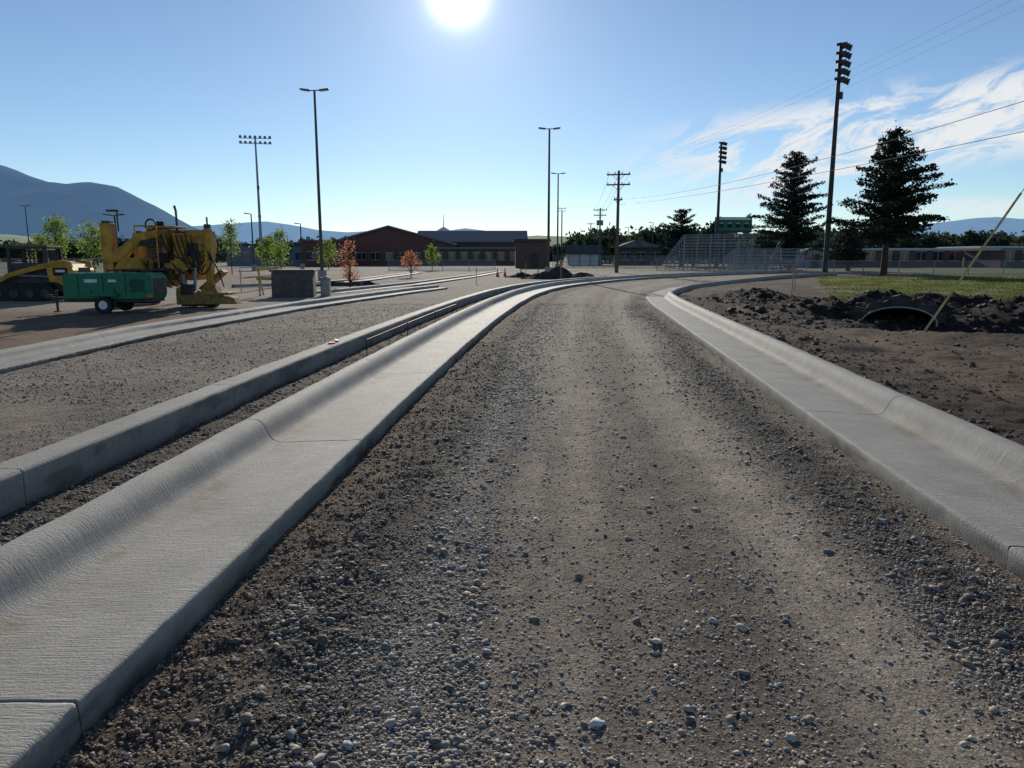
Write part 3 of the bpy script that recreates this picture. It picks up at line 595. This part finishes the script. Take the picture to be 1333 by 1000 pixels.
b.build('string_line')
def cone(name,x,y):
    b=MB(); b.box((0,0,.02),(.36,.36,.04),'black'); b.cyl((0,0,.04),(0,0,.35),.14,.075,'orange',14); b.cyl((0,0,.35),(0,0,.5),.077,.055,'white',14); b.cyl((0,0,.5),(0,0,.7),.055,.03,'orange',14); b.build(name,None,(x,y,0))
for i,(x,y) in enumerate([(-1.2,62),(-.6,64),(.8,66),(2.1,60)]): cone('traffic_cone' if i==0 else 'traffic_cone.%03d'%i,x,y)
def pile(name,x,y,rx,ry,h,m='soil'):
    n=34; vs=[];fs=[]
    for j in range(n+1):
        for i in range(n+1):
            a_,c_=(i/n*2-1)*1.2,(j/n*2-1)*1.2; d=math.hypot(a_,c_); hh=max(0,1-d)**.8*h if d<1 else 0
            hh*=.6+.9*mnoise.noise(Vector((a_*2.6+x,c_*2.6,0)))**1+.3; vs.append((a_*rx,c_*ry,hh-.05+ (.12*mnoise.noise(Vector((a_*9,c_*9,x))) if d<1 else -.1)))
    for j in range(n):
        for i in range(n): q=j*(n+1)+i; fs.append((q,q+1,q+n+2,q+n+1))
    MB().add(vs,fs,m).build(name,None,(x,y,0),0)
pile('dirt_pile',3.6,56,3.2,1.6,.75); pile('dirt_pile.001',1.4,60,2.2,1.4,.5); pile('dirt_pile.002',-9.5,41,3.5,1.2,.35)

# ------------------------------------------------------------------ fences
def fence(name,pts,h,step=3,net='net'):
    b=MB()
    for p,q in zip(pts[:-1],pts[1:]):
        p=Vector(p);q=Vector(q); L=(q-p).length; n=max(1,int(L/step))
        for i in range(n+1):
            c=p.lerp(q,i/n); b.cyl((c.x,c.y,-.1),(c.x,c.y,h+.05),.035,.035,'steel',6)
        for z in(h,.12): b.cyl((p.x,p.y,z),(q.x,q.y,z),.025,.025,'steel',6)
        b.add([(p.x,p.y,.05),(q.x,q.y,.05),(q.x,q.y,h),(p.x,p.y,h)],[(0,1,2,3)],net)
    return b.build(name)
fence('chain_link_fence',[(27,75,0),(31,66,0),(62,66,0)],1.25)
fence('chain_link_fence.001',[(-60,46,0),(-26,46,0),(-22,52,0)],1.5)
fence('chain_link_fence.002',[(17,88,0),(24.5,72,0),(27,75,0)],1.5,2.5)
fence('chain_link_fence.003',[(-14,85,0),(-2,88,0)],1.3)
fence('chain_link_fence.004',[(6,110,0),(24,110,0)],1.8)

# ------------------------------------------------------------------ bleachers, scoreboard
def bleacher(name,x,y,rz,L,rows,rise,run):
    e=empty(name,(x,y,0),rz); b=MB(); s=MB()
    for i in range(rows):
        b.box((0,i*run,.55+i*rise),(L,.28,.05),'alu'); b.box((0,i*run+.32,.20+i*rise),(L,.28,.05),'alu'); s.box((0,i*run+.18,.42+i*rise),(L,.02,.09),'alu')
    zt=.55+(rows-1)*rise; yt=(rows-1)*run
    for k in range(int(L/1.8)+1):
        xx=-L/2+k*1.8
        for i in range(0,rows,2): s.cyl((xx,i*run,0),(xx,i*run,.5+i*rise),.04,.04,'steel',6)
        s.cyl((xx,0,.3),(xx,yt,zt-.15),.04,.04,'steel',6); s.cyl((xx,yt,0),(xx,0,.4),.03,.03,'steel',6); s.cyl((xx,yt+.3,0),(xx,yt+.3,zt+1.0),.05,.05,'alu',6)
    for z in(.35,.7,1.0): s.cyl((-L/2,yt+.3,zt+z),(L/2,yt+.3,zt+z),.04,.04,'alu',6)
    for xx in(-L/2,L/2):
        for z in(.4,.75,1.05): s.cyl((xx,0,.5+z),(xx,yt,zt+z),.04,.04,'alu',6)
        for i in range(rows): s.cyl((xx,i*run,.5+i*rise),(xx,i*run,.55+i*rise+1.05),.03,.03,'alu',6)
    s.add([(-L/2,yt+.3,zt),(L/2,yt+.3,zt),(L/2,yt+.3,zt+1),(-L/2,yt+.3,zt+1)],[(0,1,2,3)],'net')
    b.build('seats',e); s.build('frame',e)
bleacher('bleachers',24.4,90,math.radians(-38),13,9,.36,.62)
bleacher('bleachers.001',26.0,79,math.radians(-45),8,4,.30,.6)
b=MB(); b.box((0,0,7.5),(7,.4,2.8),'dark'); b.box((0,-.22,8.6),(6.6,.04,.4),'white'); b.box((0,-.23,7.3),(6.2,.03,1.7),'green')
for k in(-2.4,-.8,.8,2.4): b.box((k,-.26,7.3),(1.0,.03,.6),'black'); b.box((k,-.28,7.8),(.7,.02,.1),'white')
for k in(-2.5,2.5): b.cyl((k,.1,0),(k,.1,9),.15,.15,'dark')
b.build('scoreboard',None,(41.0,140,0),.1)

# ------------------------------------------------------------------ buildings
def building(name,x,y,wd,dp,h,wall,roof,kind='flat',rh=1.5,rz=0,nwin=8,door=True,band=None,wz=1.1,wh=1.4,garage=0):
    e=empty(name,(x,y,0),rz)
    b=MB(); b.box((0,dp/2,h/2-.1),(wd,dp,h+.2),wall); 
    if kind=='gable':
        for s in(-1,1): b.add([(s*wd/2,0,h),(s*wd/2,dp,h),(s*wd/2,dp/2,h+rh)],[(0,1,2)],wall)
    if kind=='front': 
        for yy_ in(0.0,dp): b.add([(-wd/2,yy_,h),(wd/2,yy_,h),(0,yy_,h+rh)],[(0,1,2)],wall)
    b.build('walls',e)
    r=MB(); o=.5
    if kind=='flat': r.box((0,dp/2,h+.16),(wd+.6,dp+.6,.3),band or roof); r.box((0,dp/2,h+.34),(wd+.2,dp+.2,.06),roof)
    elif kind=='hip':
        k=min(dp,wd)/2*.98; r.add([(-wd/2-o,-o,h),(wd/2+o,-o,h),(wd/2+o,dp+o,h),(-wd/2-o,dp+o,h),(-wd/2+k,dp/2,h+rh),(wd/2-k,dp/2,h+rh)],[(0,1,5,4),(1,2,5),(2,3,4,5),(3,0,4),(0,3,2,1)],roof); r.box((0,-o-.02,h-.1),(wd+1,.06,.28),band or roof)
    elif kind=='gable':
        r.add([(-wd/2-o,-o,h-.1),(wd/2+o,-o,h-.1),(wd/2+o,dp/2,h+rh),(-wd/2-o,dp/2,h+rh),(-wd/2-o,dp+o,h-.1),(wd/2+o,dp+o,h-.1)],[(0,1,2,3),(3,2,5,4)],roof); r.box((0,-o-.03,h-.12),(wd+1,.05,.25),band or roof)
    elif kind=='front':
        r.add([(-wd/2-o,-o,h-.12),(0,-o,h+rh+.1),(0,dp+o,h+rh+.1),(-wd/2-o,dp+o,h-.12),(wd/2+o,-o,h-.12),(wd/2+o,dp+o,h-.12)],[(0,1,2,3),(1,4,5,2)],roof)
        for s in(-1,1): r.box((s*(wd/4+.2),-o-.03,h+rh/2),(math.hypot(wd/2+.5,rh+.2),.06,.3),band or roof,(0,s*math.atan2(rh+.2,wd/2+.5),0))
    r.build('roof',e)
    g=MB(); f=MB()
    for i in range(nwin):
        xx=-wd/2+wd*(i+.5)/nwin; ww=wd/nwin*.55
        g.box((xx,-.02,wz+wh/2),(ww,.05,wh),'glass'); f.box((xx,-.04,wz-.05),(ww+.2,.1,.08),'fascia'); f.box((xx,-.05,wz+wh/2),(.06,.05,wh),'fascia'); f.box((xx,-.04,wz+wh+.04),(ww+.2,.08,.07),'fascia')
    for i in range(garage): xx=-wd/2+wd*(i+.5)/garage; f.box((xx,-.03,1.1),(wd/garage*.75,.06,2.1),'white'); f.box((xx,-.065,1.5),(wd/garage*.7,.02,.05),'dark'); f.box((xx,-.065,.9),(wd/garage*.7,.02,.05),'dark')
    if nwin: g.build('windows',e)
    if door: f.box((wd*.06,-.03,1.05),(1.1,.07,2.1),'dark')
    f.build('trim_and_door',e); return e
building('school_building',-24.5,150,25,22,4.3,'brick','roofb','front',3.3,nwin=9,band='bluewall')
building('school_building.001',-9,165,24,16,5.0,'brick2','roofb','gable',2.6,nwin=10)
building('school_building.002',-44,142,20,14,3.7,'bluewall','roofb','flat',nwin=8,band='roofg')
building('school_building.003',-33,132,8,8,4.2,'brick','roofb','flat',nwin=2,band='brick2')
building('school_building.004',-7,148,17,12,3.2,'brick2','roofb','flat',nwin=7,band='bluewall')
building('brick_building',3.0,112,5.0,12,3.9,'brick2','roofg','flat',nwin=0,door=True)
building('garage_building',13.6,140,6,7,2.4,'stucco','roofg','gable',1.5,nwin=0,garage=3,door=False)
building('clubhouse_building',26,152,9,9,3.6,'brick2','roofg','hip',1.6,nwin=3)
building('classroom_building',62,124,25,12,2.7,'brick','fascia','flat',nwin=9,band='fascia')
building('classroom_building.001',88,122,24,12,3.0,'stucco','fascia','flat',nwin=8,band='fascia')
building('classroom_building.002',75.5,112,5,9,2.6,'brick2','roofg','flat',nwin=2,band='bluewall')
building('equipment_shed',47.5,118,5,5,2.2,'bluewall','roofg','front',.8,nwin=1)
b=MB(); b.add([(-.0,0,0),(1.6,0,-.9),(-1.6,0,-.9)],[(0,1,2)],'white'); b.cyl((0,0,-.9),(0,0,2.6),.12,.04,'white'); b.build('spire',None,(-14.5,160,8.0))

# ------------------------------------------------------------------ trees
def quads(cent,size,rngl):
    n=len(cent); a=rngl.standard_normal((n,3)); a/=np.linalg.norm(a,axis=1)[:,None]; c=rngl.standard_normal((n,3)); c-=a*(a*c).sum(1)[:,None]; c/=np.linalg.norm(c,axis=1)[:,None]
    s=(size*rngl.uniform(.6,1.3,n))[:,None]
    V=np.stack([cent-a*s-c*s*.45,cent+a*s*.2-c*s*.6,cent+a*s+c*s*.2,cent-a*s*.1+c*s*.6],1).reshape(-1,3)
    return V,np.arange(n*4).reshape(n,4)
def tree_obj(name,wood,V,F,lm,loc):
    e=empty(name,loc); wood.build('trunk_and_limbs',e,smooth=True)
    o=np_mesh('foliage',V,F,[M[lm]],False); o.parent=e; return e
def conifer(name,loc,H,R,base,seed,levels=19,lean=0,pw=.8,jit=.1):
    r=np.random.default_rng(seed); w_=MB(); w_.cyl((0,0,-.2),(0,0,H*.5),.30,.17,'bark',10,False); w_.cyl((0,0,H*.5),(lean,0,H*.97),.17,.03,'bark',8,False)
    C=[];Sz=[]; lop=r.uniform(0,6.28)
    for i in range(levels):
        t=i/(levels-1); z=base+(H-base)*t**.96+r.uniform(-.2,.2)*(1-t)
        shape=(min(1,(t+.12)/.26)**.6)*(1-t*.97)**pw*(1+(.10 if i%2 else -.10))
        nb=9 if t<.6 else 6
        for k in range(nb):
            th=6.283*(k+r.uniform(-.4,.4))/nb+i*.7
            L=R*(shape*r.uniform(.62,1.22)*(1+.18*math.cos(th-lop-t*5))+.05)
            if r.uniform()<.14: L*=.5
            up=r.uniform(.0,.42)+.35*t; droop=.10
            p0=np.array([lean*t,0,z+r.uniform(-jit,jit)*2]); d=np.array([math.cos(th),math.sin(th),up]); p1=p0+d*L-np.array([0,0,droop*L])
            w_.cyl(p0,p1,.05*(1-t)+.015,.01,'bark',5,False)
            m=max(2,int(L/.26)); side=np.array([-math.sin(th),math.cos(th),0])
            for q in range(m):
                f=(q+.9)/m
                cc=p0+d*L*f-np.array([0,0,droop*L*f*f]); nq=int(13+9*f); wdt=.12+.34*L/R*(1-abs(f-.6))
                off_=r.standard_normal((nq,1))*side[None]*wdt+r.standard_normal((nq,3))*np.array([.12,.12,.10]); C.append(cc+off_); Sz.append(np.full(nq,.125))
    C.append(np.array([lean,0,H-.25])+r.standard_normal((60,3))*np.array([.10,.10,.38])); Sz.append(np.full(60,.09))
    V,F=quads(np.concatenate(C),np.concatenate(Sz),r); tree_obj(name,w_,V,F,'needle',loc)
conifer('pine_tree',(32.3,65,0),11.8,4.2,2.9,1,19,pw=.72)
conifer('pine_tree.001',(33.3,90,0),13.2,4.3,1.8,2,21,pw=.6)
conifer('pine_tree.002',(29.3,130,0),9.2,4.3,1.2,3,15,pw=.65)
conifer('pine_tree.003',(39.5,88,0),4.6,2.6,.8,8,10)
def leafy(name,loc,H,R,base,seed,lm,ncl=60,per=40,size=.07,sp=.22):
    r=np.random.default_rng(seed); w_=MB(); w_.cyl((0,0,-.1),(0,0,H*.8),.05,.02,'bark',7,False); C=[]
    for i in range(ncl):
        t=r.uniform(0,1)**.8; z=base+(H-base)*t; rad=R*math.sin(math.pi*min(1,.12+.86*t))**.7*r.uniform(.25,1.05); th=r.uniform(0,6.28)
        p=np.array([rad*math.cos(th),rad*math.sin(th),z]); w_.cyl((0,0,max(base*.7,z-rad*1.1)),p,.018,.006,'bark',4,False)
        n=int(per*r.uniform(.4,1.3)); C.append(p+r.standard_normal((n,3))*sp*r.uniform(.6,1.2))
    V,F=quads(np.concatenate(C),np.full(sum(len(c) for c in C),size),r); tree_obj(name,w_,V,F,lm,loc)
leafy('young_tree',(-36.4,60,0),4.7,1.3,.8,11,'leaf',64,32,.09,.25); leafy('young_tree.001',(-34.0,61,0),4.4,1.2,.8,12,'leaf',56,32,.09,.25)
leafy('young_tree.002',(-21.6,70,0),4.0,1.0,.8,13,'leaf',46,32,.09,.25); leafy('young_tree.003',(-26.2,70,0),4.9,.8,1.2,14,'leaf',40,28,.09,.25)
leafy('young_maple_tree',(-8.25,38,0),2.3,.66,.45,15,'rleaf',40,20,.045,.12); leafy('young_maple_tree.001',(-8.1,60,0),1.9,.85,.5,16,'rleaf',42,20,.06,.16)
leafy('young_tree.004',(-9.6,90,0),2.8,.8,.8,17,'leaf',40,24,.10,.22)
leafy('young_tree.005',(-55,88,0),4.2,1.5,.8,18,'leaf',46,26,.13,.3); leafy('young_tree.006',(-31,95,0),3.9,1.3,.8,19,'leaf',44,26,.13,.3); leafy('young_tree.007',(-24,98,0),3.6,1.2,.8,20,'leaf',40,26,.13,.3)
def belt(name,lst,seed,size=.55):
    r=np.random.default_rng(seed); C=[];Sz=[]; w_=MB()
    for (x,y,H,R) in lst:
        w_.cyl((x,y,-.2),(x,y,H*.6),.25,.1,'bark',5,False)
        for i in range(int(16*R/2)):
            u=r.standard_normal(3); u/=np.linalg.norm(u); c=np.array([x,y,H*.56])+u*np.array([R,R,H*.40])*r.uniform(.4,1.0)
            n=26; C.append(c+r.standard_normal((n,3))*R*.22); Sz.append(np.full(n,size*R/4+.12))
    V,F=quads(np.concatenate(C),np.concatenate(Sz),r); tree_obj(name,w_,V,F,'dleaf',(0,0,0))
r=np.random.default_rng(5); L=[]
for i in range(120):
    x=r.uniform(-200,-30); L.append((x,r.uniform(230,300),r.uniform(4.5,8.5),r.uniform(2.5,4.5)))
for i in range(45):
    x=r.uniform(20,70); L.append((x,r.uniform(200,280),r.uniform(6,10.5),r.uniform(3,5)))
for i in range(110):
    x=r.uniform(70,220); L.append((x,r.uniform(200,290),r.uniform(5.5,9.5),r.uniform(3,5.5)))
for i in range(30):
    x=r.uniform(-30,20); L.append((x,r.uniform(260,330),r.uniform(4,7),r.uniform(2.5,4)))
belt('distant_tree_line',L,6)
belt('background_trees',[(16,150,6.2,2.2),(18.5,155,6.6,2.6),(57.5,130,6.8,2.9),(61,133,5.6,2.3),(44,120,4.2,2.0),(48,125,3.8,2.2),(52,128,4.6,2.2),(37,118,4.0,2.0),(-38,125,4.6,1.8),(-52,120,5.0,2.2),(-47,118,4.2,1.9),(-60,130,5.4,2.4),(22,160,5.5,2.2),(31,128,3.6,1.8),(-18,128,2.8,1.4),(-68,125,5.0,2.4),(-42,128,5.2,2.0)],9,.42)

n=60000; u=rng.uniform(0,1,n); y=24.5*(64/24.5)**u; x=rng.uniform(.385,.78,n)*y+1.2
nn=fbm(x,y,.6,4,40); kp=(rng.uniform(0,1,n)<np.clip(2.1-3.2*nn,.06,1)); x,y=x[kp],y[kp]; z=height(x,y); h=rng.uniform(.03,.09,len(x)); th=rng.uniform(0,6.28,len(x)); wd=.015+.0005*y
V=np.stack([np.stack([x-np.cos(th)*wd,y-np.sin(th)*wd,z],1),np.stack([x+np.cos(th)*wd,y+np.sin(th)*wd,z],1),np.stack([x+rng.normal(0,.03,len(x)),y+rng.normal(0,.03,len(x)),z+h],1)],1).reshape(-1,3)
np_mesh('grass',V,np.arange(len(V)).reshape(-1,3),[M['grassb']],False)

# ------------------------------------------------------------------ mountains and hills
def ridge(name,pts,Yc,depth,m,seed,rough=.12,nx=220,ny=36):
    p=np.array(pts,float); xs=np.linspace(p[0,0],p[-1,0],nx); vs=np.linspace(-1,1,ny)
    gx,gv=np.meshgrid(xs,vs); y=Yc+gv*depth; X_=gx*Yc
    h=np.interp(gx,p[:,0],p[:,1])*Yc+1.6
    fall=np.clip(1-np.abs(gv)**1.3,0,1)
    sc=Yc*.03; nz=fbm(X_/sc,y/sc,.35,5,seed); n2=fbm(X_/sc*2.2,y/sc*.7,.8,4,seed+3)
    z=h*fall*(1-.55*(1-fall)*(n2))+ (nz-.5)*h*rough*2*(fall**.5) + (np.abs(n2-.5)*-1)*h*.35*(1-fall)
    z=np.where(np.abs(gv)>=.999,-30,z)
    V=np.stack([X_.ravel(),y.ravel(),z.ravel()],1); I=np.arange(nx*ny).reshape(ny,nx); F=np.stack([I[:-1,:-1],I[:-1,1:],I[1:,1:],I[1:,:-1]],-1).reshape(-1,4)
    np_mesh(name,V,F,[m],True)
mm1=mat('forested_mountain',(.05,.07,.085),.95,var=.5,nscale=.004,emit=(.062,.118,.205),spec=0)  # bluish emission paints airlight haze over the slopes
mm2=mat('hazy_mountain',(.05,.08,.11),.95,var=.2,nscale=.002,emit=(.16,.275,.43),spec=0)  # stronger emission stands in for thicker distant haze
mm3=mat('dry_grass_hill',(.30,.31,.16),.95,var=.25,nscale=.01,emit=(.10,.13,.12),spec=0)  # faint emission puts haze light into the hill colour
E=lambda v:(335-v)*.00102
K=lambda u:(u-666.5)/995
def P(l,f=1): return [(K(u),max(.0005,E(v))*f) for u,v in l]
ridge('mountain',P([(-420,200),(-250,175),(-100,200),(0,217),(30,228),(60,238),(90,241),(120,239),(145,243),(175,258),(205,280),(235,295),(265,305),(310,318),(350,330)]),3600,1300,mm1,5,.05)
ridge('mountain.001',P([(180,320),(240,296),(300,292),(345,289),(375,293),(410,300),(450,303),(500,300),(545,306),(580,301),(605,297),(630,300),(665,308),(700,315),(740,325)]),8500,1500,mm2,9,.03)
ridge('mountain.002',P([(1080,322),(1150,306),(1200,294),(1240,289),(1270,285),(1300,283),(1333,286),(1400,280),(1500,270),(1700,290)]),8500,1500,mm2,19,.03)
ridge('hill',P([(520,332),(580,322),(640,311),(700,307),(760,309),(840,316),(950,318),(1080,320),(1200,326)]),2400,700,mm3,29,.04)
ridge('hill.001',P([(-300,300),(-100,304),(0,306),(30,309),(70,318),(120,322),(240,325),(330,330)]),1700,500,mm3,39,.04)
